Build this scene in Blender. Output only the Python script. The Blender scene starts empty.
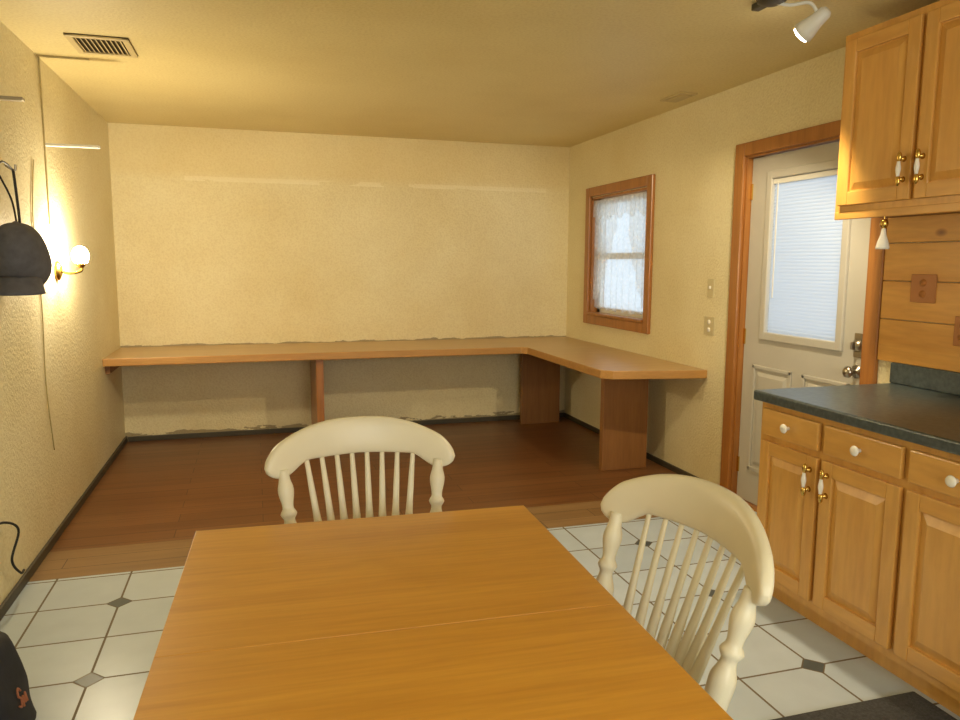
import bpy, bmesh, math, random
from mathutils import Vector, Matrix
random.seed(4)
scene=bpy.context.scene
COL=scene.collection
scene.view_settings.view_transform='Standard'
scene.view_settings.look='None'

def L(r,g,b):
    f=lambda c:(c/255/12.92) if c/255<=0.04045 else ((c/255+0.055)/1.055)**2.4
    return (f(r),f(g),f(b),1)

# ------------------------------------------------------------ materials
def newmat(name):
    m=bpy.data.materials.new(name); m.use_nodes=True
    nt=m.node_tree; b=nt.nodes['Principled BSDF']
    return m,nt,b
def add_bump(nt,b,scale,strength,dist=0.01,detail=3,coord='Object',vec=None):
    n=nt.nodes.new('ShaderNodeTexNoise'); n.inputs['Scale'].default_value=scale; n.inputs['Detail'].default_value=detail
    if vec is None:
        tc=nt.nodes.new('ShaderNodeTexCoord'); nt.links.new(tc.outputs[coord],n.inputs['Vector'])
    else: nt.links.new(vec,n.inputs['Vector'])
    bp=nt.nodes.new('ShaderNodeBump'); bp.inputs['Strength'].default_value=strength; bp.inputs['Distance'].default_value=dist
    nt.links.new(n.outputs['Fac'],bp.inputs['Height']); nt.links.new(bp.outputs['Normal'],b.inputs['Normal'])
def plain(name,col,rough=.5,metal=0,bump=None,var=0.06,vscale=3.0):
    m,nt,b=newmat(name)
    b.inputs['Roughness'].default_value=rough; b.inputs['Metallic'].default_value=metal
    tc=nt.nodes.new('ShaderNodeTexCoord')
    n=nt.nodes.new('ShaderNodeTexNoise'); n.inputs['Scale'].default_value=vscale; n.inputs['Detail'].default_value=4
    nt.links.new(tc.outputs['Object'],n.inputs['Vector'])
    r=nt.nodes.new('ShaderNodeValToRGB')
    r.color_ramp.elements[0].position=.3; r.color_ramp.elements[1].position=.7
    r.color_ramp.elements[0].color=tuple(c*(1-var) for c in col[:3])+(1,)
    r.color_ramp.elements[1].color=tuple(min(1,c*(1+var)) for c in col[:3])+(1,)
    nt.links.new(n.outputs['Fac'],r.inputs['Fac']); nt.links.new(r.outputs['Color'],b.inputs['Base Color'])
    if bump: add_bump(nt,b,bump[0],bump[1],bump[2])
    return m
def wood(name,c1,c2,axis='X',rough=.4,along=1.2,across=16,coat=0.0,bump=.05,knots=False):
    m,nt,b=newmat(name); b.inputs['Roughness'].default_value=rough
    if coat: b.inputs['Coat Weight'].default_value=coat; b.inputs['Coat Roughness'].default_value=.2
    tc=nt.nodes.new('ShaderNodeTexCoord'); mp=nt.nodes.new('ShaderNodeMapping')
    s=[across]*3; s['XYZ'.index(axis)]=along; mp.inputs['Scale'].default_value=s
    nt.links.new(tc.outputs['Object'],mp.inputs['Vector'])
    n=nt.nodes.new('ShaderNodeTexNoise'); n.inputs['Scale'].default_value=1; n.inputs['Detail'].default_value=7
    n.inputs['Roughness'].default_value=.62; n.inputs['Distortion'].default_value=.6
    nt.links.new(mp.outputs['Vector'],n.inputs['Vector'])
    r=nt.nodes.new('ShaderNodeValToRGB'); e=r.color_ramp.elements
    e[0].position=.3; e[0].color=c1; e[1].position=.68; e[1].color=c2
    nt.links.new(n.outputs['Fac'],r.inputs['Fac'])
    n2=nt.nodes.new('ShaderNodeTexNoise'); n2.inputs['Scale'].default_value=6; n2.inputs['Detail'].default_value=3
    nt.links.new(mp.outputs['Vector'],n2.inputs['Vector'])
    mx=nt.nodes.new('ShaderNodeMix'); mx.data_type='RGBA'; mx.blend_type='MULTIPLY'; mx.inputs[0].default_value=.22
    nt.links.new(r.outputs['Color'],mx.inputs[6])
    r2=nt.nodes.new('ShaderNodeValToRGB'); r2.color_ramp.elements[0].position=.35; r2.color_ramp.elements[0].color=(.6,.55,.5,1); r2.color_ramp.elements[1].position=.6
    nt.links.new(n2.outputs['Fac'],r2.inputs['Fac']); nt.links.new(r2.outputs['Color'],mx.inputs[7])
    out=mx.outputs[2]
    if knots:
        mk=nt.nodes.new('ShaderNodeMapping'); sk=[1,1,1.7]; mk.inputs['Scale'].default_value=sk; nt.links.new(tc.outputs['Object'],mk.inputs['Vector'])
        v=nt.nodes.new('ShaderNodeTexVoronoi'); v.inputs['Scale'].default_value=4.2; nt.links.new(mk.outputs['Vector'],v.inputs['Vector'])
        rk=nt.nodes.new('ShaderNodeValToRGB'); ek=rk.color_ramp.elements
        ek[0].position=.05; ek[0].color=(.22,.13,.07,1); ek[1].position=.15; ek[1].color=(1,1,1,1)
        q=ek.new(.10); q.color=(.6,.45,.3,1)
        nt.links.new(v.outputs['Distance'],rk.inputs['Fac'])
        mm=nt.nodes.new('ShaderNodeMix'); mm.data_type='RGBA'; mm.blend_type='MULTIPLY'; mm.inputs[0].default_value=.9
        nt.links.new(out,mm.inputs[6]); nt.links.new(rk.outputs['Color'],mm.inputs[7]); out=mm.outputs[2]
    nt.links.new(out,b.inputs['Base Color'])
    bp=nt.nodes.new('ShaderNodeBump'); bp.inputs['Strength'].default_value=bump; bp.inputs['Distance'].default_value=.004
    nt.links.new(n.outputs['Fac'],bp.inputs['Height']); nt.links.new(bp.outputs['Normal'],b.inputs['Normal'])
    return m
def emis(name,col,strength):
    m,nt,b=newmat(name); b.inputs['Base Color'].default_value=col
    b.inputs['Emission Color'].default_value=col; b.inputs['Emission Strength'].default_value=strength
    return m

def wall_mat(name,col,dirt,var=.5,marks=False):
    m,nt,b=newmat(name); b.inputs['Roughness'].default_value=.5; N=nt.nodes; K=nt.links
    tc=N.new('ShaderNodeTexCoord')
    n=N.new('ShaderNodeTexNoise'); n.inputs['Scale'].default_value=.9; n.inputs['Detail'].default_value=6; n.inputs['Roughness'].default_value=.6
    K.new(tc.outputs['Object'],n.inputs['Vector'])
    r=N.new('ShaderNodeValToRGB'); r.color_ramp.elements[0].position=.32; r.color_ramp.elements[1].position=.6
    r.color_ramp.elements[0].color=dirt; r.color_ramp.elements[1].color=col
    K.new(n.outputs['Fac'],r.inputs['Fac']); out=r.outputs['Color']
    n1=N.new('ShaderNodeTexNoise'); n1.inputs['Scale'].default_value=75; n1.inputs['Detail'].default_value=3
    K.new(tc.outputs['Object'],n1.inputs['Vector'])
    rs=N.new('ShaderNodeValToRGB'); rs.color_ramp.elements[0].position=.34; rs.color_ramp.elements[0].color=(.80,.74,.62,1); rs.color_ramp.elements[1].position=.58; rs.color_ramp.elements[1].color=(1,1,1,1)
    K.new(n1.outputs['Fac'],rs.inputs['Fac'])
    ms=N.new('ShaderNodeMix'); ms.data_type='RGBA'; ms.blend_type='MULTIPLY'; ms.inputs[0].default_value=.42
    K.new(out,ms.inputs[6]); K.new(rs.outputs['Color'],ms.inputs[7]); out=ms.outputs[2]
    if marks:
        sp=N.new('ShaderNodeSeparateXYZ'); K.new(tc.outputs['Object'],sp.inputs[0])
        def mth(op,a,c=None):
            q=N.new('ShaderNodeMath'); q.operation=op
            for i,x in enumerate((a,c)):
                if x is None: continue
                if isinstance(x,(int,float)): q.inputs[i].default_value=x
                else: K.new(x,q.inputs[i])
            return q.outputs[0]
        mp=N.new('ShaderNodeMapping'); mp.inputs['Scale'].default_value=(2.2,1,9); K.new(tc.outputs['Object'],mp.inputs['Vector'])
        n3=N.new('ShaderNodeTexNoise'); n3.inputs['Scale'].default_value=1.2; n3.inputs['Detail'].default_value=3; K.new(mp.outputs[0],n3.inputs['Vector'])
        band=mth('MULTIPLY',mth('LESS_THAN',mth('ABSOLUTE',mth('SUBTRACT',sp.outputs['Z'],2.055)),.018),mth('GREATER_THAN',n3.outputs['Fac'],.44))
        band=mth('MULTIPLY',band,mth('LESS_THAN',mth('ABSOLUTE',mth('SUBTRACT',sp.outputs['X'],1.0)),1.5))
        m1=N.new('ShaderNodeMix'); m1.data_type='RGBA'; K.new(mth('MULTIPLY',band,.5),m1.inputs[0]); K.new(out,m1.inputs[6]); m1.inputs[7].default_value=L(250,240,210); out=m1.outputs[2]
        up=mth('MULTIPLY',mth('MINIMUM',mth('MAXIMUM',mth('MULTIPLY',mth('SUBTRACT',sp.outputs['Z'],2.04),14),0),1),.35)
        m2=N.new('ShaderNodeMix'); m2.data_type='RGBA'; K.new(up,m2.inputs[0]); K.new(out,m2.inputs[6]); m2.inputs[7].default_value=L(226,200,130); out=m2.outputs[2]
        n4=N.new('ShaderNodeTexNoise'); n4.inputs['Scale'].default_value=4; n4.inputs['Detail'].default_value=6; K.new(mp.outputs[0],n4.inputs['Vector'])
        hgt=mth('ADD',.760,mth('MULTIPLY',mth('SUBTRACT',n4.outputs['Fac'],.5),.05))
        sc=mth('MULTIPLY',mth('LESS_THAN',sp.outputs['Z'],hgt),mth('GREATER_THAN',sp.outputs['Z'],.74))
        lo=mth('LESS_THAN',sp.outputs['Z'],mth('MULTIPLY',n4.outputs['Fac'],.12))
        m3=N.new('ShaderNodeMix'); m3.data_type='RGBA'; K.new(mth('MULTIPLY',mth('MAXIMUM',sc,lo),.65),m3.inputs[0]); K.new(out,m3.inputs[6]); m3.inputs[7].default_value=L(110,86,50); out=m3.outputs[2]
    K.new(out,b.inputs['Base Color'])
    bp=N.new('ShaderNodeBump'); bp.inputs['Strength'].default_value=var; bp.inputs['Distance'].default_value=.010
    K.new(n1.outputs['Fac'],bp.inputs['Height']); K.new(bp.outputs['Normal'],b.inputs['Normal'])
    return m
WALL=wall_mat('cream_wall_paint',L(238,228,190),L(226,212,166),.55)
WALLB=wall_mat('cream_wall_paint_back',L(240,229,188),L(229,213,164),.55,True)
CEIL=wall_mat('ceiling_texture',L(228,211,154),L(218,199,138),.15)
CAB=wood('honey_maple_cabinet',L(208,152,72),L(222,170,90),'Z',.35,1.0,7,.25,.03)
CABH=wood('honey_maple_rail',L(208,152,72),L(222,170,90),'Y',.35,1.0,7,.25,.03)
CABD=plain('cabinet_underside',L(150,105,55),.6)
TABLE=wood('oak_table',L(206,146,50),L(222,164,64),'X',.33,1.0,14,.15,.02)
TABLEE=wood('oak_table_edge',L(150,92,30),L(170,108,40),'X',.4,1,14)
DESK=wood('oak_desk_laminate',L(188,152,102),L(202,168,116),'X',.33,1.0,20,.1,.02)
DESKE=wood('desk_edge',L(180,132,72),L(194,146,82),'X',.4,1.0,20)
LEG=wood('desk_support_wood',L(138,94,50),L(154,106,58),'Z',.5,1.2,14)
CASING=wood('door_casing_wood',L(154,98,44),L(178,118,56),'Z',.35,1.0,16,.2)
PINE=wood('knotty_pine',L(208,146,60),L(228,170,82),'Y',.4,1.2,10,.2,.05,True)
CHAIR=plain('cream_chair_paint',L(226,220,198),.38,var=.03)
COUNTER=plain('dark_green_laminate',L(70,79,80),.32,var=.35,vscale=60)
DOORP=plain('door_paint',L(192,188,178),.45,bump=(90,.05,.004),var=.03)
WHITE=plain('white_paint',L(228,226,218),.4,var=.02)
BRASS=plain('brass',L(215,178,95),.25,metal=1,var=.05)
STEEL=plain('steel',L(175,168,155),.3,metal=1,var=.05)
PORC=plain('porcelain',L(244,240,230),.15,var=.01)
BASEB=plain('dark_baseboard',L(70,64,50),.5,var=.2)
BLACK=plain('black_rubber',L(28,28,30),.6)
CAPM=plain('grey_cap_fabric',L(88,88,96),.85,bump=(300,.3,.003),var=.15,vscale=30)
BAGM=plain('navy_bag_fabric',L(36,38,48),.8,bump=(200,.3,.003),var=.2,vscale=20)
ORNG=plain('orange_print',L(170,105,75),.6)
MAT=plain('dark_rug_fabric',L(76,76,78),.95,bump=(400,.8,.006),var=.3,vscale=120)
VENT=plain('vent_metal',L(200,180,128),.45)
VDARK=plain('vent_dark',L(70,56,32),.8)
PLATE=plain('switch_plate',L(205,192,150),.4,var=.02)
SPLATE=plain('outlet_plate_wood',L(176,112,52),.4)
CORD=plain('painted_cord',L(190,172,120),.5)

def tile_mat():
    m,nt,b=newmat('octagon_tile'); N=nt.nodes; K=nt.links
    def mth(op,a,c=None,v=None):
        n=N.new('ShaderNodeMath'); n.operation=op
        for i,x in enumerate((a,c)):
            if x is None: continue
            if isinstance(x,(int,float)): n.inputs[i].default_value=x
            else: K.new(x,n.inputs[i])
        return n.outputs[0]
    tc=N.new('ShaderNodeTexCoord'); sp=N.new('ShaderNodeSeparateXYZ'); K.new(tc.outputs['Object'],sp.inputs[0])
    s=.305
    u=mth('DIVIDE',mth('ADD',sp.outputs['X'],.585),s); v=mth('DIVIDE',mth('SUBTRACT',sp.outputs['Y'],3.27),s)
    def near(x):
        return mth('ABSOLUTE',mth('SUBTRACT',mth('FRACT',mth('ADD',x,.5)),.5))
    du,dv=near(u),near(v)
    grout=mth('LESS_THAN',mth('MINIMUM',du,dv),.014)
    d2=mth('MULTIPLY',mth('ADD',near(mth('MULTIPLY',u,.5)),near(mth('MULTIPLY',v,.5))),2)
    dia=mth('LESS_THAN',d2,.15); ring=mth('LESS_THAN',d2,.175)
    cell=N.new('ShaderNodeCombineXYZ'); K.new(mth('FLOOR',u),cell.inputs[0]); K.new(mth('FLOOR',v),cell.inputs[1])
    wn=N.new('ShaderNodeTexWhiteNoise'); K.new(cell.outputs[0],wn.inputs[0])
    nz=N.new('ShaderNodeTexNoise'); nz.inputs['Scale'].default_value=7; nz.inputs['Detail'].default_value=5; K.new(tc.outputs['Object'],nz.inputs['Vector'])
    fac=mth('ADD',mth('MULTIPLY',wn.outputs['Value'],.4),mth('MULTIPLY',nz.outputs['Fac'],.6))
    r=N.new('ShaderNodeValToRGB'); r.color_ramp.elements[0].position=.2; r.color_ramp.elements[1].position=.8
    r.color_ramp.elements[0].color=L(182,196,210); r.color_ramp.elements[1].color=L(206,219,232); K.new(fac,r.inputs['Fac'])
    g=mth('MAXIMUM',grout,ring)
    m1=N.new('ShaderNodeMix'); m1.data_type='RGBA'; K.new(g,m1.inputs[0]); K.new(r.outputs['Color'],m1.inputs[6]); m1.inputs[7].default_value=L(112,100,84)
    m2=N.new('ShaderNodeMix'); m2.data_type='RGBA'; K.new(dia,m2.inputs[0]); K.new(m1.outputs[2],m2.inputs[6]); m2.inputs[7].default_value=L(80,90,94)
    K.new(m2.outputs[2],b.inputs['Base Color'])
    gg=mth('MULTIPLY',g,mth('SUBTRACT',1,dia))
    K.new(mth('ADD',mth('MULTIPLY',gg,.4),.3),b.inputs['Roughness'])
    bp=N.new('ShaderNodeBump'); bp.inputs['Strength'].default_value=.5; bp.inputs['Distance'].default_value=.003; bp.invert=True
    K.new(gg,bp.inputs['Height']); K.new(bp.outputs['Normal'],b.inputs['Normal'])
    return m
def plank_mat(name,c1,c2,mortar,w,h,rough):
    m,nt,b=newmat(name); N=nt.nodes; K=nt.links
    tc=N.new('ShaderNodeTexCoord')
    br=N.new('ShaderNodeTexBrick'); br.inputs['Scale'].default_value=1; br.inputs['Brick Width'].default_value=w; br.inputs['Row Height'].default_value=h
    br.inputs['Mortar Size'].default_value=.002; br.offset=.37; br.inputs['Color1'].default_value=c1; br.inputs['Color2'].default_value=c2; br.inputs['Mortar'].default_value=mortar
    K.new(tc.outputs['Object'],br.inputs['Vector'])
    mp=N.new('ShaderNodeMapping'); mp.inputs['Scale'].default_value=(1.5,22,1); K.new(tc.outputs['Object'],mp.inputs['Vector'])
    n=N.new('ShaderNodeTexNoise'); n.inputs['Scale'].default_value=1; n.inputs['Detail'].default_value=6; K.new(mp.outputs[0],n.inputs['Vector'])
    r=N.new('ShaderNodeValToRGB'); r.color_ramp.elements[0].position=.3; r.color_ramp.elements[0].color=(.6,.56,.54,1); r.color_ramp.elements[1].position=.65
    K.new(n.outputs['Fac'],r.inputs['Fac'])
    mx=N.new('ShaderNodeMix'); mx.data_type='RGBA'; mx.blend_type='MULTIPLY'; mx.inputs[0].default_value=.6
    K.new(br.outputs['Color'],mx.inputs[6]); K.new(r.outputs['Color'],mx.inputs[7]); K.new(mx.outputs[2],b.inputs['Base Color'])
    b.inputs['Roughness'].default_value=rough
    return m
TILE=tile_mat()
PLANK=plank_mat('dark_plank',L(136,92,54),L(120,78,44),L(70,44,26),1.2,.125,.36)
PLANK2=plank_mat('worn_plank',L(158,126,86),L(140,108,70),L(84,62,40),.9,.12,.42)

def cloth(name,col,transp,trl=.6):
    m=bpy.data.materials.new(name); m.use_nodes=True; nt=m.node_tree; N=nt.nodes; K=nt.links; N.clear()
    o=N.new('ShaderNodeOutputMaterial'); d=N.new('ShaderNodeBsdfDiffuse'); t=N.new('ShaderNodeBsdfTranslucent'); tr=N.new('ShaderNodeBsdfTransparent')
    d.inputs[0].default_value=col; t.inputs[0].default_value=col
    m1=N.new('ShaderNodeMixShader'); m1.inputs[0].default_value=trl; K.new(d.outputs[0],m1.inputs[1]); K.new(t.outputs[0],m1.inputs[2])
    m2=N.new('ShaderNodeMixShader'); K.new(m1.outputs[0],m2.inputs[1]); K.new(tr.outputs[0],m2.inputs[2])
    m2.inputs[0].default_value=transp
    if transp>0:
        tc=N.new('ShaderNodeTexCoord'); v=N.new('ShaderNodeTexVoronoi'); v.inputs['Scale'].default_value=30; K.new(tc.outputs['Object'],v.inputs['Vector'])
        mr=N.new('ShaderNodeMapRange'); mr.inputs['To Min'].default_value=transp*.7; mr.inputs['To Max'].default_value=transp*1.3; mr.inputs['From Max'].default_value=.6
        K.new(v.outputs['Distance'],mr.inputs['Value']); K.new(mr.outputs[0],m2.inputs[0])
    K.new(m2.outputs[0],o.inputs[0]); return m
LACE=cloth('sheer_curtain_cloth',L(242,242,238),.42,.65)
BLIND=cloth('blind_vinyl',L(222,228,236),0,.6)
def glass(name,tint=(.95,.97,.97,1)):
    m=bpy.data.materials.new(name); m.use_nodes=True; nt=m.node_tree; N=nt.nodes; K=nt.links; N.clear()
    o=N.new('ShaderNodeOutputMaterial'); g=N.new('ShaderNodeBsdfGlossy'); g.inputs['Roughness'].default_value=.03; tr=N.new('ShaderNodeBsdfTransparent'); tr.inputs[0].default_value=tint
    mm=N.new('ShaderNodeMixShader'); mm.inputs[0].default_value=.07; K.new(tr.outputs[0],mm.inputs[1]); K.new(g.outputs[0],mm.inputs[2]); K.new(mm.outputs[0],o.inputs[0]); return m
GLASS=glass('window_glass')

# ------------------------------------------------------------ geometry
def mesh_obj(name,verts,faces,mat,smooth=False):
    me=bpy.data.meshes.new(name); me.from_pydata([tuple(v) for v in verts],[],faces); me.update()
    bm=bmesh.new(); bm.from_mesh(me); bmesh.ops.recalc_face_normals(bm,faces=bm.faces); bm.to_mesh(me); bm.free()
    if smooth:
        for p in me.polygons: p.use_smooth=True
    me.materials.append(mat)
    o=bpy.data.objects.new(name,me); COL.objects.link(o); return o
BF=[(0,1,2,3),(4,7,6,5),(0,4,5,1),(1,5,6,2),(2,6,7,3),(3,7,4,0)]
def bv(x0,x1,y0,y1,z0,z1):
    return [(x0,y0,z0),(x1,y0,z0),(x1,y1,z0),(x0,y1,z0),(x0,y0,z1),(x1,y0,z1),(x1,y1,z1),(x0,y1,z1)]
def box(name,x0,x1,y0,y1,z0,z1,mat,bev=0,seg=2):
    x0,x1=sorted((x0,x1)); y0,y1=sorted((y0,y1)); z0,z1=sorted((z0,z1))
    o=mesh_obj(name,bv(x0,x1,y0,y1,z0,z1),BF,mat)
    if bev:
        md=o.modifiers.new('bevel','BEVEL'); md.width=bev; md.segments=seg; md.limit_method='ANGLE'
    return o
def boxes(name,lst,mat,bev=0):
    V=[];F=[]
    for b in lst:
        k=len(V); V+=bv(*b); F+=[tuple(i+k for i in f) for f in BF]
    o=mesh_obj(name,V,F,mat)
    if bev:
        md=o.modifiers.new('bevel','BEVEL'); md.width=bev; md.segments=2; md.limit_method='ANGLE'
    return o
def lathe(name,prof,mat,p0,p1,seg=20,sx=1,sy=1):
    p0=Vector(p0);p1=Vector(p1); ax=(p1-p0); ln=ax.length; q=Vector((0,0,1)).rotation_difference(ax.normalized())
    V=[];F=[]
    for t,r in prof:
        for i in range(seg):
            a=2*math.pi*i/seg
            V.append(p0+q@Vector((r*math.cos(a)*sx,r*math.sin(a)*sy,t*ln)))
    n=len(prof)
    for j in range(n-1):
        for i in range(seg):
            F.append((j*seg+i,j*seg+(i+1)%seg,(j+1)*seg+(i+1)%seg,(j+1)*seg+i))
    F.append(tuple(range(seg))[::-1]); F.append(tuple((n-1)*seg+i for i in range(seg)))
    return mesh_obj(name,V,F,mat,True)
def smoothprof(pts,n=40):
    out=[]
    for k in range(n+1):
        t=k/n
        for i in range(len(pts)-1):
            if pts[i][0]<=t<=pts[i+1][0]:
                u=(t-pts[i][0])/max(1e-9,(pts[i+1][0]-pts[i][0])); u=(1-math.cos(math.pi*u))/2
                out.append((t,pts[i][1]*(1-u)+pts[i+1][1]*u)); break
    return out
def tube(name,pts,r,mat,seg=10):
    P=[Vector(p) for p in pts]; Q=[]
    for i in range(len(P)-1):
        a=P[max(0,i-1)];b=P[i];c=P[i+1];d=P[min(len(P)-1,i+2)]
        for k in range(8):
            t=k/8; Q.append(.5*((2*b)+(-a+c)*t+(2*a-5*b+4*c-d)*t*t+(-a+3*b-3*c+d)*t**3))
    Q.append(P[-1])
    V=[];F=[]; up=None
    for i,p in enumerate(Q):
        tg=(Q[min(i+1,len(Q)-1)]-Q[max(0,i-1)]).normalized()
        if up is None:
            up=tg.orthogonal().normalized()
        up=(up-tg*up.dot(tg)).normalized(); s=tg.cross(up)
        for k in range(seg):
            a=2*math.pi*k/seg; V.append(p+up*math.cos(a)*r+s*math.sin(a)*r)
    for j in range(len(Q)-1):
        for i in range(seg):
            F.append((j*seg+i,j*seg+(i+1)%seg,(j+1)*seg+(i+1)%seg,(j+1)*seg+i))
    F.append(tuple(range(seg))[::-1]); F.append(tuple((len(Q)-1)*seg+i for i in range(seg)))
    return mesh_obj(name,V,F,mat,True)
def sphere(name,c,rx,ry,rz,mat,seg=24,rings=14):
    V=[];F=[]
    for j in range(1,rings):
        th=math.pi*j/rings
        for i in range(seg):
            a=2*math.pi*i/seg; V.append((c[0]+rx*math.sin(th)*math.cos(a),c[1]+ry*math.sin(th)*math.sin(a),c[2]+rz*math.cos(th)))
    for j in range(rings-2):
        for i in range(seg): F.append((j*seg+i,j*seg+(i+1)%seg,(j+1)*seg+(i+1)%seg,(j+1)*seg+i))
    t=len(V); V.append((c[0],c[1],c[2]+rz)); V.append((c[0],c[1],c[2]-rz)); l=(rings-2)*seg
    for i in range(seg):
        F.append((t,i,(i+1)%seg)); F.append((t+1,l+(i+1)%seg,l+i))
    return mesh_obj(name,V,F,mat,True)
def group(name,parts,local=False,loc=(0,0,0),rotz=0):
    e=bpy.data.objects.new(name,None); e.empty_display_size=.1; COL.objects.link(e)
    if local:
        e.location=loc; e.rotation_euler=(0,0,rotz)
        for p in parts: p.parent=e
    else:
        pts=[v.co for p in parts if p.type=='MESH' for v in p.data.vertices]
        c=Vector([(min(v[i] for v in pts)+max(v[i] for v in pts))/2 for i in range(3)])
        c[2]=min(v[2] for v in pts)
        e.location=c
        for p in parts:
            p.parent=e; p.location=Vector(p.location)-c
    return e

XL,XR,YB,YF,H=-1.02,2.72,6.33,-2.0,2.44
# ------------------------------------------------------------ room shell
V=[(XL-.12,YF-.12,0),(XR+.12,YF-.12,0),(XR+.12,3.6,0),(XL-.12,3.6,0),(XR+.12,3.96,0),(XL-.12,3.96,0),(XR+.12,YB+.12,0),(XL-.12,YB+.12,0)]
Vb=[(a,b,-.1) for a,b,c in V]
F=[(0,1,2,3),(3,2,4,5),(5,4,6,7),(8,11,10,9),(11,13,12,10),(13,15,14,12),(0,8,9,1),(7,6,14,15),(1,9,10,2),(2,10,12,4),(4,12,14,6),(0,3,11,8),(3,5,13,11),(5,7,15,13)]
fl=mesh_obj('floor',V+Vb,F,TILE); fl.data.materials.append(PLANK2); fl.data.materials.append(PLANK)
for p in fl.data.polygons:
    if abs(p.center.z)<.01: p.material_index=0 if p.center.y<3 else (1 if p.center.y<3.9 else 2)
box('ceiling',XL-.12,XR+.12,YF-.12,YB+.12,H,H+.1,CEIL)
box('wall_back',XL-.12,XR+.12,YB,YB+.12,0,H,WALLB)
box('wall_left',XL-.12,XL,YF,YB,0,H,WALL)
FX0,FX1,FZ0,FZ1=-.5,1.9,.95,2.15
boxes('wall_front',[(XL-.12,FX0,YF-.12,YF,0,H),(FX1,XR+.12,YF-.12,YF,0,H),(FX0,FX1,YF-.12,YF,0,FZ0),(FX0,FX1,YF-.12,YF,FZ1,H)],WALL)
DY0,DY1,DZ=2.80,3.78,2.035
WY0,WY1,WZ0,WZ1=4.88,5.83,.99,1.96
X2=XR+.12
boxes('wall_right',[(XR,X2,YF,DY0,0,H),(XR,X2,DY0,DY1,DZ,H),(XR,X2,DY1,WY0,0,H),(XR,X2,WY0,WY1,0,WZ0),(XR,X2,WY0,WY1,WZ1,H),(XR,X2,WY1,YB,0,H)],WALL)
box('baseboard_back',XL+.02,XR-.02,YB-.015,YB,0,.04,BASEB,.003)
box('baseboard_left',XL,XL+.015,YF,YB,0,.045,BASEB,.003)
box('baseboard_right',XR-.015,XR,DY1+.08,YB,0,.04,BASEB,.003)

# ------------------------------------------------------------ window in right wall
def casing(name,y0,y1,z0,z1,w,x0,x1,mat,bottom=True,jamb=.12):
    l=[(x0,x1,y0,y0+w,z0,z1),(x0,x1,y1-w,y1,z0,z1),(x0,x1,y0+w,y1-w,z1-w,z1)]
    if bottom: l.append((x0,x1,y0+w,y1-w,z0,z0+w))
    return boxes(name,l,mat,.006)
parts=[casing('casing',4.80,5.91,.91,2.04,.075,XR-.028,XR,CASING)]
j=.018
parts.append(boxes('jamb',[(XR-.005,X2,WY0-.002,WY0+j,WZ0,WZ1),(XR-.005,X2,WY1-j,WY1+.002,WZ0,WZ1),(XR-.005,X2,WY0,WY1,WZ1-j,WZ1),(XR-.04,X2,WY0,WY1,WZ0-.002,WZ0+j)],CASING))
a,b_,c,d=WY0+j,WY1-j,WZ0+j,WZ1-j
sf=.045; mz=(c+d)/2
parts.append(boxes('sash',[(XR+.06,XR+.09,a,a+sf,c,d),(XR+.06,XR+.09,b_-sf,b_,c,d),(XR+.06,XR+.09,a,b_,c,c+sf),(XR+.06,XR+.09,a,b_,d-sf,d),(XR+.055,XR+.095,a,b_,mz-.025,mz+.025)],WHITE))
parts.append(box('pane',XR+.074,XR+.077,a+.02,b_-.02,c+.02,d-.02,GLASS))
group('window_1',parts)
fw_=.09
wp=[boxes('casing',[(FX0-fw_,FX0,YF,YF+.02,FZ0-fw_,FZ1+fw_),(FX1,FX1+fw_,YF,YF+.02,FZ0-fw_,FZ1+fw_),(FX0,FX1,YF,YF+.02,FZ1,FZ1+fw_),(FX0,FX1,YF,YF+.03,FZ0-fw_,FZ0)],CASING,.005),
    boxes('sash',[(FX0,FX0+.05,YF-.09,YF-.05,FZ0,FZ1),(FX1-.05,FX1,YF-.09,YF-.05,FZ0,FZ1),(.675,.725,YF-.09,YF-.05,FZ0,FZ1),(FX0,FX1,YF-.09,YF-.05,FZ0,FZ0+.05),(FX0,FX1,YF-.09,YF-.05,FZ1-.05,FZ1)],WHITE),
    box('pane',FX0,FX1,YF-.072,YF-.068,FZ0,FZ1,GLASS)]
group('added_fill_window',wp)  # unseen window behind the camera, added as a setting for the fill light
def curtain(name,y0,y1,ztop,zb,x,amp,waves,mat,ny=110,nz=24):
    V=[];F=[]
    for jz in range(nz+1):
        for i in range(ny+1):
            u=i/ny; w=jz/nz
            z=ztop+(zb(u)-ztop)*w
            V.append((x+amp*math.sin(u*waves*2*math.pi+.5*math.sin(u*9))*(.5+.5*w),y0+(y1-y0)*u,z))
    for jz in range(nz):
        for i in range(ny):
            k=jz*(ny+1)+i; F.append((k,k+1,k+ny+2,k+ny+1))
    return mesh_obj(name,V,F,mat,True)
cp=[curtain('sheer_panel',a+.005,b_-.005,d-.03,lambda u:c+.035+.012*math.sin(u*40),XR+.03,.013,9,LACE),
    curtain('swag_far',a+.50,b_-.01,d-.02,lambda u:c+.10+(1-u)**1.6*.62,XR+.012,.010,5,LACE),
    curtain('swag_near',a+.01,a+.30,d-.02,lambda u:c+.06+u**1.6*.62,XR+.012,.010,4,LACE),
    curtain('valance',a+.005,b_-.005,d-.01,lambda u:d-.16-.02*math.sin(u*30),XR+.0,.009,14,LACE,110,8),
    tube('rod',[(XR+.02,a,d-.02),(XR+.02,b_,d-.02)],.006,WHITE)]
group('sheer_curtain',cp)

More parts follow.
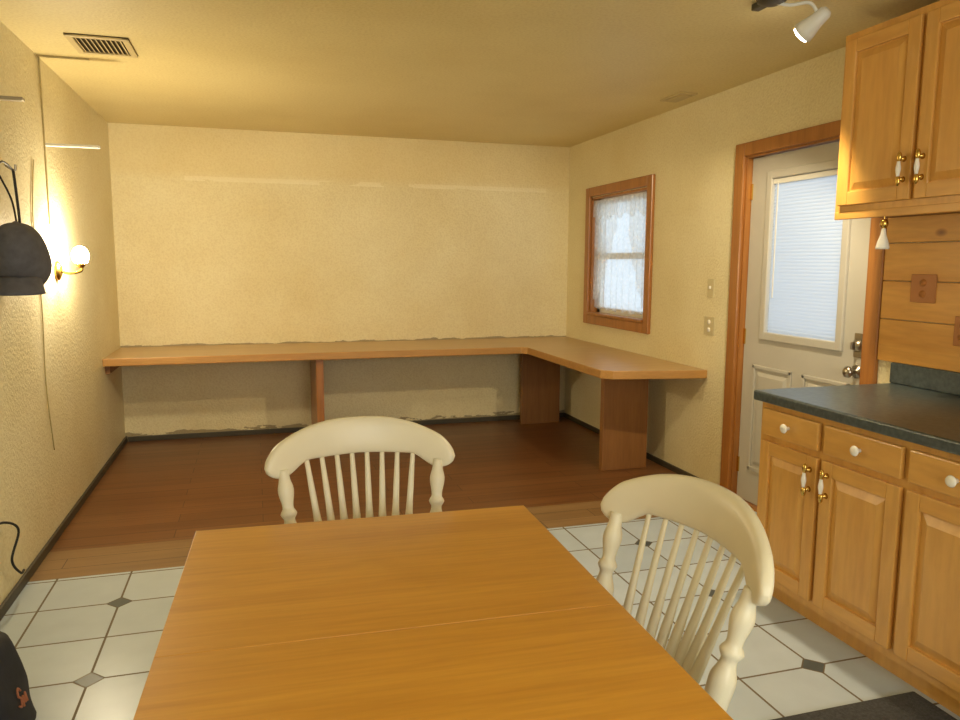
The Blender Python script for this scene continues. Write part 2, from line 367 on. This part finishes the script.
# ------------------------------------------------------------ door
boxes('trim_1',[(XR-.025,XR,DY0-.075,DY0+.01,0,2.10),(XR-.025,XR,DY1-.01,DY1+.075,0,2.10),(XR-.025,XR,DY0+.01,DY1-.01,DZ-.01,2.10)],CASING,.006)
boxes('trim_2',[(XR-.004,X2,DY0,DY0+.02,0,DZ),(XR-.004,X2,DY1-.02,DY1,0,DZ),(XR-.004,X2,DY0+.02,DY1-.02,DZ-.02,DZ),(XR,X2,DY0+.02,DY1-.02,0,.02)],CASING)
sx0,sx1=XR+.03,XR+.072; y0,y1=DY0+.024,DY1-.024; z0,z1=.024,DZ-.024
gy0,gy1,gz0,gz1=3.02,3.57,1.03,1.885
dp=[boxes('slab',[(sx0,sx1,y0,gy0,z0,z1),(sx0,sx1,gy1,y1,z0,z1),(sx0,sx1,gy0,gy1,z0,gz0),(sx0,sx1,gy0,gy1,gz1,z1)],DOORP)]
fw=.04
dp.append(boxes('lite_frame',[(sx0-.016,sx0+.01,gy0-fw,gy0+.005,gz0-fw,gz1+fw),(sx0-.016,sx0+.01,gy1-.005,gy1+fw,gz0-fw,gz1+fw),(sx0-.016,sx0+.01,gy0,gy1,gz0-fw,gz0+.005),(sx0-.016,sx0+.01,gy0,gy1,gz1-.005,gz1+fw)],DOORP,.006))
dp.append(box('pane',sx1-.012,sx1-.008,gy0,gy1,gz0,gz1,GLASS))
def raised(name,y0,y1,z0,z1,x,out,inset,mat):
    V=[(x,y0,z0),(x,y1,z0),(x,y1,z1),(x,y0,z1),(x-out,y0+inset,z0+inset),(x-out,y1-inset,z0+inset),(x-out,y1-inset,z1-inset),(x-out,y0+inset,z1-inset)]
    return mesh_obj(name,V,BF,mat)
for k,(pa,pb) in enumerate(((2.92,3.25),(3.33,3.66))):
    dp.append(boxes('panel_mould_%d'%k,[(sx0-.01,sx0,pa,pa+.022,.22,.84),(sx0-.01,sx0,pb-.022,pb,.22,.84),(sx0-.01,sx0,pa,pb,.22,.242),(sx0-.01,sx0,pa,pb,.818,.84)],DOORP,.004))
    dp.append(raised('panel_%d'%k,pa+.04,pb-.04,.26,.80,sx0,.01,.02,DOORP))
dp.append(lathe('deadbolt_rose',[(0,.03),(.4,.03),(.6,.024),(1,.02)],STEEL,(sx0,2.885,1.03),(sx0-.025,2.885,1.03)))
dp.append(box('deadbolt_plate',sx0-.006,sx0,2.862,2.908,.975,1.09,STEEL,.003))
dp.append(box('deadbolt_turn',sx0-.045,sx0-.02,2.88,2.89,1.012,1.048,STEEL,.003))
dp.append(lathe('knob',[(0,.032),(.08,.032),(.12,.013),(.4,.012),(.5,.02),(.7,.028),(.88,.026),(1,.012)],STEEL,(sx0,2.885,.905),(sx0-.07,2.885,.905)))
dp.append(boxes('hinge',[(sx0-.008,sx0+.004,y1-.012,y1+.004,1.78,1.87),(sx0-.008,sx0+.004,y1-.012,y1+.004,.95,1.04),(sx0-.008,sx0+.004,y1-.012,y1+.004,.18,.27)],BRASS))
group('door_1',dp)
sl=[]; V=[];F=[]
n=46
for i in range(n):
    z=gz0+.01+(gz1-gz0-.045)*i/(n-1); xx=sx0+.008; hw=.0105
    k=len(V); dx=.0035
    V+=[(xx-dx,gy0+.008,z-hw),(xx-dx,gy1-.008,z-hw),(xx,gy1-.008,z),(xx,gy0+.008,z),(xx+dx*1.6,gy1-.008,z+hw),(xx+dx*1.6,gy0+.008,z+hw)]
    F+=[(k,k+1,k+2,k+3),(k+3,k+2,k+4,k+5)]
sl.append(mesh_obj('slats',V,F,BLIND))
sl.append(box('headrail',sx0-.004,sx0+.02,gy0+.006,gy1-.006,gz1-.035,gz1-.006,WHITE,.003))
sl.append(box('wand',sx0-.008,sx0-.003,gy1-.05,gy1-.045,gz0+.2,gz1-.03,WHITE))
group('window_blind',sl)

# ------------------------------------------------------------ L desk
dz0,dz1=.695,.75
DX,DYf,DYe=2.06,5.60,4.19
poly=[(XL,YB),(XL,DYf),(DX-.04,DYf),(DX,DYf-.04),(DX,DYe+.05),(DX+.06,DYe-.01),(XR,4.07),(XR,YB)]
V=[(x,y,dz0) for x,y in poly]+[(x,y,dz1) for x,y in poly]; n=len(poly)
F=[tuple(range(n)),tuple(range(n,2*n))[::-1]]+[(i,(i+1)%n,n+(i+1)%n,n+i) for i in range(n)]
top=mesh_obj('desktop',V,F,DESK); top.data.materials.append(DESKE)
for p in top.data.polygons:
    if abs(p.normal.z)<.5 : p.material_index=1
md=top.modifiers.new('b','BEVEL'); md.width=.006; md.segments=2
dk=[top,
 box('support_panel_1',.415,.47,5.66,YB-.02,0,dz0,CASING,.003),
 box('support_panel_2',2.22,2.58,6.12,6.17,0,dz0,LEG,.003),
 box('support_panel_3',2.24,2.58,4.55,4.60,0,dz0,LEG,.003),
 box('support_return',2.53,2.58,4.60,4.80,0,dz0,LEG,.003),
 box('wall_cleat_back',XL,2.2,YB-.03,YB-.0,dz0-.06,dz0,LEG),
 box('wall_cleat_left',XL,XL+.03,5.68,YB-.03,dz0-.06,dz0,LEG)]
group('built_in_desk',dk)

# ------------------------------------------------------------ kitchen cabinets
def pull(name,x,y,z):
    ps=[]
    for s in (-1,1):
        ps.append(lathe(name+'_foot',[(0,.012),(.3,.007),(1,.007)],BRASS,(x,y,z+s*.038),(x-.022,y,z+s*.038),10))
        ps.append(sphere(name+'_tip',(x-.023,y,z+s*.044),.009,.010,.020,BRASS,12,8))
    ps.append(lathe(name+'_grip',smoothprof([(0,.006),(.5,.010),(1,.006)],10),PORC,(x-.025,y,z-.028),(x-.025,y,z+.028),12))
    return ps
def knob(name,x,y,z):
    return [lathe(name,[(0,.008),(.35,.007),(.5,.014),(.75,.019),(.92,.016),(1,.006)],PORC,(x,y,z),(x-.03,y,z),16)]
def cab_door(name,y0,y1,z0,z1,x):
    fw=.055
    return [boxes(name+'_stiles',[(x-.02,x,y0,y0+fw,z0,z1),(x-.02,x,y1-fw,y1,z0,z1)],CAB,.004),
            boxes(name+'_rails',[(x-.0195,x,y0+fw,y1-fw,z0,z0+fw),(x-.0195,x,y0+fw,y1-fw,z1-fw,z1)],CABH,.003),
            box(name+'_field',x-.008,x,y0+fw-.004,y1-fw+.004,z0+fw-.004,z1-fw+.004,CAB),
            raised(name+'_panel',y0+fw+.006,y1-fw-.006,z0+fw+.006,z1-fw-.006,x-.008,.011,.028,CAB)]
CX=2.02
cp=[box('carcass',CX,XR-.002,.55,2.615,.09,.845,CAB),
    box('toe_kick',2.085,XR-.002,.55,2.60,0,.09,CAB)]
mods=[(2.615,2.25),(2.25,1.87),(1.87,1.49),(1.49,1.11),(1.11,.73)]
for i,(a1,a0) in enumerate(mods):
    if i==0: a1-=.012
    cp+=cab_door('door%d'%i,a0+.012,a1-.012,.125,.69,CX)
    cp.append(box('drawer%d'%i,CX-.02,CX,a0+.014,a1-.014,.715,.825,CABH,.006,3))
    cp+=knob('drawer_knob%d'%i,CX-.02,(a0+a1)/2,.77)
    yh=(a0+.045) if i%2==0 else (a1-.045)
    cp+=pull('pull%d'%i,CX-.02,yh,.60)
group('base_cabinet',cp)
group('countertop',[box('slab',1.985,XR-.002,.55,2.635,.85,.892,COUNTER,.008,3),box('backsplash',XR-.028,XR-.002,.55,2.635,.892,.985,COUNTER,.006)])
UX=2.40; uz0,uz1=1.625,2.36
up=[box('carcass',UX,XR-.02,.55,2.70,uz0,uz1,CAB),box('light_valance',UX-.003,UX+.018,.55,2.70,uz0-.022,uz0+.01,CABH,.003),
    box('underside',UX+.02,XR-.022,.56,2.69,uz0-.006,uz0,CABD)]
ys=[2.70,2.295,1.905,1.515,1.125,.735]
for i in range(5):
    a1,a0=ys[i],ys[i+1]
    if i==0:a1-=.015
    up+=cab_door('door%d'%i,a0+.012,a1-.012,uz0+.035,uz1-.03,UX)
    up+=pull('pull%d'%i,UX-.02,(a0+.042) if i%2==0 else (a1-.042),uz0+.15)
group('upper_cabinet',up)
pb=[]
zz=.985
for h in (.19,.17,.165,.12):
    pb.append((XR-.018,XR-.001,.55,2.72,zz,min(zz+h-.003,1.63))); zz+=h
boxes('pine_backsplash_paneling',pb,PINE,.003)
def plate(name,x,y,z,w,h,mat,kind):
    ps=[box('cover',x-.006,x,y-w/2,y+w/2,z-h/2,z+h/2,mat,.003)]
    if kind=='switch': ps.append(box('toggle',x-.016,x-.005,y-.005,y+.005,z-.004,z+.014,PORC,.002))
    else:
        for s in (-1,1):
            ps.append(lathe('receptacle',[(0,.016),(1,.015)],mat if mat is SPLATE else PORC,(x-.005,y,z+s*.024),(x-.009,y,z+s*.024),14))
    group(name,ps)
plate('light_switch',XR,4.07,1.265,.07,.115,PLATE,'switch')
plate('wall_outlet',XR,4.07,1.03,.11,.115,PLATE,'outlet')
plate('wall_outlet',XR-.018,2.50,1.315,.125,.12,SPLATE,'outlet')
plate('wall_outlet',XR-.018,2.30,1.15,.075,.12,SPLATE,'outlet')
group('hanging_glass_ornament',[tube('string',[(2.40,2.43,uz0-.02),(2.40,2.43,1.585)],.0025,BRASS,8),
    sphere('bead',(2.40,2.43,1.575),.016,.016,.02,BRASS,14,10),
    lathe('bell',[(0,.024),(.08,.025),(.35,.02),(.65,.011),(.9,.008),(1,.004)],PORC,(2.40,2.43,1.475),(2.40,2.43,1.562),18)])

box('kitchen_mat',1.42,2.05,.95,1.81,0.0,.012,MAT,.004)

# ------------------------------------------------------------ table
def tablegrp():
    hw=.425; p=[]
    p.append(box('top_main',-hw,hw,-.80,.1013,.722,.75,TABLE,.0012,2))
    p.append(box('top_leaf',-hw,hw,.102,.72,.722,.75,TABLE,.0012,2))
    p.append(boxes('apron',[(-hw+.05,hw-.05,.64,.66,.635,.721),(-hw+.05,hw-.05,-.74,-.72,.635,.721),(-hw+.05,-hw+.07,-.72,.64,.635,.721),(hw-.07,hw-.05,-.72,.64,.635,.721)],TABLEE))
    pr=smoothprof([(0,.022),(.06,.026),(.1,.018),(.3,.03),(.55,.036),(.62,.022),(.68,.034),(.74,.026),(.80,.03),(1,.03)],40)
    for i,(x,y) in enumerate(((-hw+.075,.63),(hw-.075,.63),(-hw+.075,-.71),(hw-.075,-.71))):
        p.append(lathe('leg_%d'%i,pr,TABLEE,(x,y,0),(x,y,.70)))
        p.append(box('leg_block_%d'%i,x-.032,x+.032,y-.032,y+.032,.60,.721,TABLEE,.004))
    group('dining_table',p,True,(.237,1.172,0),math.radians(-2.2))
tablegrp()

# ------------------------------------------------------------ chairs
def chair(loc,rot):
    p=[]
    V=[];F=[]; nr,na=10,48
    def rim(a):
        ca,sa=math.cos(a),math.sin(a); e=.62
        x=.225*math.copysign(abs(ca)**e,ca); y=.215*math.copysign(abs(sa)**e,sa)
        x*=1+.06*(y/.215)
        return x,y+.205
    rows=[]
    for lev in range(nr+1):
        f=lev/nr; row=[]
        for i in range(na):
            x,y=rim(2*math.pi*i/na); yy=.205+(y-.205)*f; xx=x*f
            z=.455-.014*(1-f**2)+(.006*math.exp(-(xx/.03)**2) if yy>.3 else 0)
            if lev==nr: z-=.008
            row.append(len(V)); V.append((xx,yy,z))
        rows.append(row)
    for dz,sc in ((.445,1.01),(.43,.99),(.42,.93)):
        row=[]
        for i in range(na):
            x,y=rim(2*math.pi*i/na); row.append(len(V)); V.append((x*sc,.205+(y-.205)*sc,dz))
        rows.append(row)
    for a,b in zip(rows,rows[1:]):
        for i in range(na): F.append((a[i],a[(i+1)%na],b[(i+1)%na],b[i]))
    F.append(tuple(rows[-1]))
    st=mesh_obj('seat',V,F,CHAIR,True)
    bm=bmesh.new(); bm.from_mesh(st.data); bmesh.ops.remove_doubles(bm,verts=bm.verts,dist=1e-5); bmesh.ops.recalc_face_normals(bm,faces=bm.faces); bm.to_mesh(st.data); bm.free()
    p.append(st)
    lp=smoothprof([(0,.013),(.12,.018),(.18,.013),(.22,.02),(.27,.014),(.5,.022),(.66,.023),(.72,.014),(.77,.021),(.82,.014),(1,.018)],40)
    tops=[(-.15,.06),(.15,.06),(-.16,.34),(.16,.34)]; bots=[(-.2,-.03),(.2,-.03),(-.205,.41),(.205,.41)]
    def at(i,z):
        t=z/.43; return (bots[i][0]+(tops[i][0]-bots[i][0])*t,bots[i][1]+(tops[i][1]-bots[i][1])*t,z)
    for i in range(4): p.append(lathe('leg_%d'%(i+1),lp,CHAIR,at(i,0),at(i,.43),16))
    sp=smoothprof([(0,.008),(.35,.012),(.5,.016),(.65,.012),(1,.008)],16)
    for k,(a,b,z) in enumerate(((0,2,.17),(1,3,.17),(2,3,.24),(2,3,.15),(0,1,.22))):
        p.append(lathe('stretcher_%d'%k,sp,CHAIR,at(a,z),at(b,z),12))
    W=.27
    def ctr(s): return W*s, -.045-.085*(1-s*s)
    def tz(s):
        return .957-.078*abs(s)**2.6
    def bz(s):
        u=min(1,max(0,(abs(s)-.55)/.28)); u=u*u*(3-2*u); return .852-.008*abs(s)-.036*u
    V=[];F=[];N=72; sec=[]
    prof=[(math.cos(a),math.sin(a)) for a in [2*math.pi*k/20 for k in range(20)]]
    for k in range(N+1):
        ss=-1+2*k/N; s=math.sin(ss*math.pi/2)*.35+ss*.65
        x,y=ctr(s); tt,bb=tz(s),bz(s); mid=(tt+bb)/2; hh=(tt-bb)/2
        e=abs(s)
        cl=1.0
        if e>.84: cl=math.sqrt(max(0.0,1-((e-.84)/.16)**2))
        hh*=max(cl,.04); th=.0165*max(.35,cl**.5)
        dx,dy=W,.17*s; l=math.hypot(dx,dy); nx,ny=-dy/l,dx/l
        row=[]
        for cx,sy in prof:
            c3=math.copysign(abs(cx)**.6,cx); s3=math.copysign(abs(sy)**.75,sy)
            z=mid+hh*s3; off=th*c3
            yy=y-(z-.82)*.16
            row.append(len(V)); V.append((x+nx*off,yy+ny*off,z))
        sec.append(row)
    for a,b in zip(sec,sec[1:]):
        for i in range(20): F.append((a[i],a[(i+1)%20],b[(i+1)%20],b[i]))
    F.append(tuple(sec[0])); F.append(tuple(sec[-1]))
    p.append(mesh_obj('crest_rail',V,F,CHAIR,True))
    pp=smoothprof([(0,.016),(.06,.02),(.1,.014),(.16,.02),(.2,.014),(.42,.023),(.56,.025),(.66,.015),(.70,.023),(.74,.015),(.86,.022),(.95,.015),(1,.014)],60)
    for s in (-1,1):
        p.append(lathe('post',pp,CHAIR,(s*.185,.035,.44),(s*.222,-.062,.835),18))
    n=8
    for i in range(n):
        s=(-1+2*i/(n-1))*.58
        x,y=ctr(s); zt=bz(s)+.012; y2=y-(zt-.82)*.16
        xb=x*.62; yb=.035-.022*(1-(s/.58)**2)
        prs=smoothprof([(0,.0065),(.2,.008),(.42,.0115),(.7,.008),(1,.006)],20)
        p.append(lathe('spindle_%d'%i,prs,CHAIR,(xb,yb,.445),(x,y2,zt),12,1.15,.85))
    group('dining_chair',p,True,loc,rot)
chair((.280,2.045,0),math.radians(180))
chair((.752,1.297,0),math.radians(95.5))

# ------------------------------------------------------------ ceiling register
vx0,vx1,vy0,vy1=-.80,-.53,3.95,4.27
vp=[box('plate',vx0,vx1,vy0,vy1,H-.003,H-.0005,VDARK),
    boxes('frame',[(vx0,vx1,vy0,vy0+.03,H-.012,H-.003),(vx0,vx1,vy1-.03,vy1,H-.012,H-.003),(vx0,vx0+.03,vy0,vy1,H-.0115,H-.003),(vx1-.03,vx1,vy0,vy1,H-.0115,H-.003)],VENT,.003)]
V=[];F=[]
for i in range(10):
    x=vx0+.04+i*(vx1-vx0-.08)/9; k=len(V)
    V+=[(x-.006,vy0+.03,H-.004),(x-.006,vy1-.03,H-.004),(x+.006,vy1-.03,H-.014),(x+.006,vy0+.03,H-.014)]; F.append((k,k+1,k+2,k+3))
vp.append(mesh_obj('louvers',V,F,VENT)); group('ceiling_vent',vp)
group('ceiling_junction_plate',[box('plate',2.48,2.60,4.12,4.36,H-.01,H,VENT,.003),box('cover',2.50,2.58,4.15,4.33,H-.018,H-.01,VENT,.003)])

# ------------------------------------------------------------ track light
tl=[box('track',1.93,1.965,1.3,2.70,H-.025,H,BASEB,.003), lathe('canopy',[(0,.06),(.6,.055),(1,.03)],BASEB,(1.95,2.60,H),(1.95,2.60,H-.03))]
hd=Vector((2.10,2.58,2.325)); az=math.radians(-24); el=math.radians(-34)
dr=Vector((math.sin(az)*math.cos(el),math.cos(az)*math.cos(el),math.sin(el)))
tl.append(tube('arm',[(1.95,2.60,H-.02),(2.02,2.58,H-.03),(2.08,2.54,H-.03),tuple(hd-dr*.06)],.007,WHITE,8))
tl.append(lathe('head',[(0,.016),(.1,.026),(.45,.03),(.8,.040),(1,.044)],WHITE,tuple(hd-dr*.10),tuple(hd+dr*.02)))
tl.append(lathe('lens',[(0,.036),(.6,.034),(1,.018)],emis('track_bulb',(1,.92,.78,1),22),tuple(hd+dr*.0205),tuple(hd+dr*.035)))
group('track_light',tl)
def light(name,kind,loc,energy,col,**k):
    d=bpy.data.lights.new(name,kind); d.energy=energy; d.color=col
    for a,b in k.items(): setattr(d,a,b)
    o=bpy.data.objects.new(name,d); COL.objects.link(o); o.location=loc; return o
s=light('track_spot_lamp','SPOT',hd+dr*.075,85,(1,.83,.54),spot_size=math.radians(126),spot_blend=.3,shadow_soft_size=.035)
az=math.radians(-22); el=math.radians(-54)
dl_=Vector((math.sin(az)*math.cos(el),math.cos(az)*math.cos(el),math.sin(el)))
s.rotation_euler=dl_.to_track_quat('-Z','Y').to_euler()

# soft fill area light, added in the made-up window opening behind the camera
dl=light('added_fill_area','AREA',((FX0+FX1)/2,YF-.10,(FZ0+FZ1)/2),74,(1,.94,.82),shape='RECTANGLE',size=FX1-FX0-.1,size_y=FZ1-FZ0-.1)
dl.rotation_euler=(math.radians(90),0,0)

# ------------------------------------------------------------ wall sconce
sc=(-.90,4.52,1.43)
GLOBE=emis('sconce_globe_glow',(1,.86,.60,1),560)
group('wall_sconce',[lathe('backplate',[(0,.055),(.6,.05),(1,.03)],BRASS,(XL,sc[1],1.36),(XL+.025,sc[1],1.36)),
    tube('arm',[(XL+.02,sc[1],1.36),(XL+.06,sc[1],1.345),(sc[0],sc[1],1.36),(sc[0],sc[1],1.39)],.007,BRASS),
    lathe('holder',[(0,.012),(.6,.024),(1,.028)],BRASS,(sc[0],sc[1],1.375),(sc[0],sc[1],1.40)),
    sphere('globe',(sc[0],sc[1],1.44),.042,.042,.052,GLOBE)])

group('added_fill_globe',[lathe('base',[(0,.13),(1,.12)],WHITE,(1.0,-.5,H),(1.0,-.5,H-.03)),
   lathe('globe',[(0,.16),(.3,.165),(.6,.14),(.85,.08),(1,.01)],emis('added_fill_globe_glow',(1,.88,.66,1),22),(1.0,-.5,H-.03),(1.0,-.5,H-.15))])  # unseen glowing globe added behind the camera to lift the ambient light

# ------------------------------------------------------------ left wall things
box('wall_shelf_bracket',XL,XL+.26,4.44,4.47,2.0,2.015,WHITE,.003)
box('wall_shelf_bracket.001',XL,XL+.10,3.70,3.74,2.085,2.10,STEEL,.003)
box('trim_3',XL,XL+.006,4.43,4.442,1.6,H,CORD)
box('trim_4',XL,XL+.24,4.40,4.42,H-.006,H,CORD)
tube('wall_cord',[(XL+.004,4.2,1.9),(XL+.004,4.12,1.6),(XL+.004,4.17,1.2),(XL+.004,4.15,.8),(XL+.004,4.22,.45)],.003,CORD,8)
tube('power_cord',[(XL+.01,3.10,.40),(XL+.04,3.25,.39),(XL+.06,3.36,.32),(XL+.04,3.32,.21),(XL+.05,3.38,.13),(XL+.04,3.46,.11)],.005,BLACK,8)

cx,cy=-.905,3.465
cap=[]
V=[];F=[];R_,S_=22,40
for jx in range(R_+1):
    th=math.pi*jx/R_
    for i in range(S_):
        a=2*math.pi*i/S_
        z=math.cos(th); sr=math.sin(th)**(.8 if z>0 else .7)
        x=sr*math.cos(a); y=sr*math.sin(a)
        zz_=.150*z if z>0 else .115*z
        w_=1+.02*math.sin(3*a+4*th)+.015*math.sin(7*a)
        V.append((cx+.100*x*w_,cy+.150*y*w_-.30*zz_,1.412+zz_))
for jx in range(R_):
    for i in range(S_): F.append((jx*S_+i,jx*S_+(i+1)%S_,(jx+1)*S_+(i+1)%S_,(jx+1)*S_+i))
cap.append(mesh_obj('crown',V,F,CAPM,True))
V=[];F=[]
for r in range(7):
    for i in range(19):
        a=math.pi*(i/18); rr=.10+.06*r/6*math.sin(math.pi*i/18)**.6
        V.append((cx+rr*.75*math.cos(a),cy-.02-rr*math.sin(a),1.35-.07*(r/6)**1.1))
for r in range(6):
    for i in range(18): k=r*19+i; F.append((k,k+1,k+20,k+19))
br=mesh_obj('brim',V,F,CAPM,True); m_=br.modifiers.new('s','SOLIDIFY'); m_.thickness=.005
cap.append(br)
cap.append(sphere('button',(cx,cy-.045,1.561),.012,.012,.007,CAPM,12,8))
hook=(XL+.03,3.76,1.80)
cap.append(tube('strap_front',[(XL+.035,3.50,1.78),(cx-.03,cy+.03,1.66),(cx+.0,cy-.03,1.55)],.004,BLACK,8))
cap.append(tube('strap_back',[hook,(XL+.035,3.78,1.6),(XL+.03,3.80,1.4),(XL+.03,3.78,1.26)],.006,BLACK,8))
cap.append(tube('hook',[(XL,3.76,1.82),(XL+.035,3.76,1.80),(XL+.04,3.76,1.825)],.005,STEEL,8))
cap.append(tube('strap_top',[hook,(XL+.03,3.62,1.82),(XL+.035,3.50,1.78)],.004,BLACK,8))
group('hanging_cap',cap)

# backpack
V=[];F=[];nz,na=16,32
for k in range(nz+1):
    t=k/nz; z=.33*t
    sc_=(1-.45*t**1.3)*(1 if 0<t<1 else .8)
    if t>.85: sc_*=math.sqrt(max(.05,1-((t-.85)/.16)**2))
    for i in range(na):
        a=2*math.pi*i/na; e=.6
        x=.125*math.copysign(abs(math.cos(a))**e,math.cos(a))*sc_; y=.20*math.copysign(abs(math.sin(a))**e,math.sin(a))*sc_
        x+=.006*math.sin(5*a+8*t); y+=.006*math.cos(4*a+11*t)
        V.append((-.815+x,2.36+y,z))
for k in range(nz):
    for i in range(na): F.append((k*na+i,k*na+(i+1)%na,(k+1)*na+(i+1)%na,(k+1)*na+i))
F.append(tuple(range(na))); F.append(tuple(nz*na+i for i in range(na)))
bg=[mesh_obj('body',V,F,BAGM,True)]
def bx(z): return -.815+.125*(1-.45*(z/.33)**1.3)+.006
def P(y,z): return (bx(z),y,z)
bg.append(tube('print_s',[P(2.37,.15),P(2.355,.165),P(2.345,.145),P(2.36,.13),P(2.35,.11),P(2.335,.12)],.003,ORNG,8))
bg.append(tube('print_m',[P(2.40,.10),P(2.395,.13),P(2.385,.105),P(2.375,.13),P(2.368,.10)],.003,ORNG,8))
bg.append(tube('handle',[(-.83,2.30,.31),(-.83,2.31,.36),(-.83,2.39,.36),(-.83,2.40,.31)],.007,BAGM,8))
group('backpack',bg)

# ------------------------------------------------------------ world
w=bpy.data.worlds.new('sky'); scene.world=w; w.use_nodes=True
bgd=w.node_tree.nodes['Background']; bgd.inputs[0].default_value=(.74,.86,1,1); bgd.inputs[1].default_value=1.5

# ------------------------------------------------------------ camera
cd=bpy.data.cameras.new('camera'); cd.sensor_width=36; cd.lens=748/960*36; cd.clip_start=.02
cam=bpy.data.objects.new('camera',cd); COL.objects.link(cam); cam.location=(0,0,1.41)
R=Matrix.Rotation(math.radians(-16.67),4,'Z')@Matrix.Rotation(math.radians(90-7.35),4,'X')@Matrix.Rotation(math.radians(.3),4,'Z')
cam.rotation_euler=R.to_euler()
scene.camera=cam
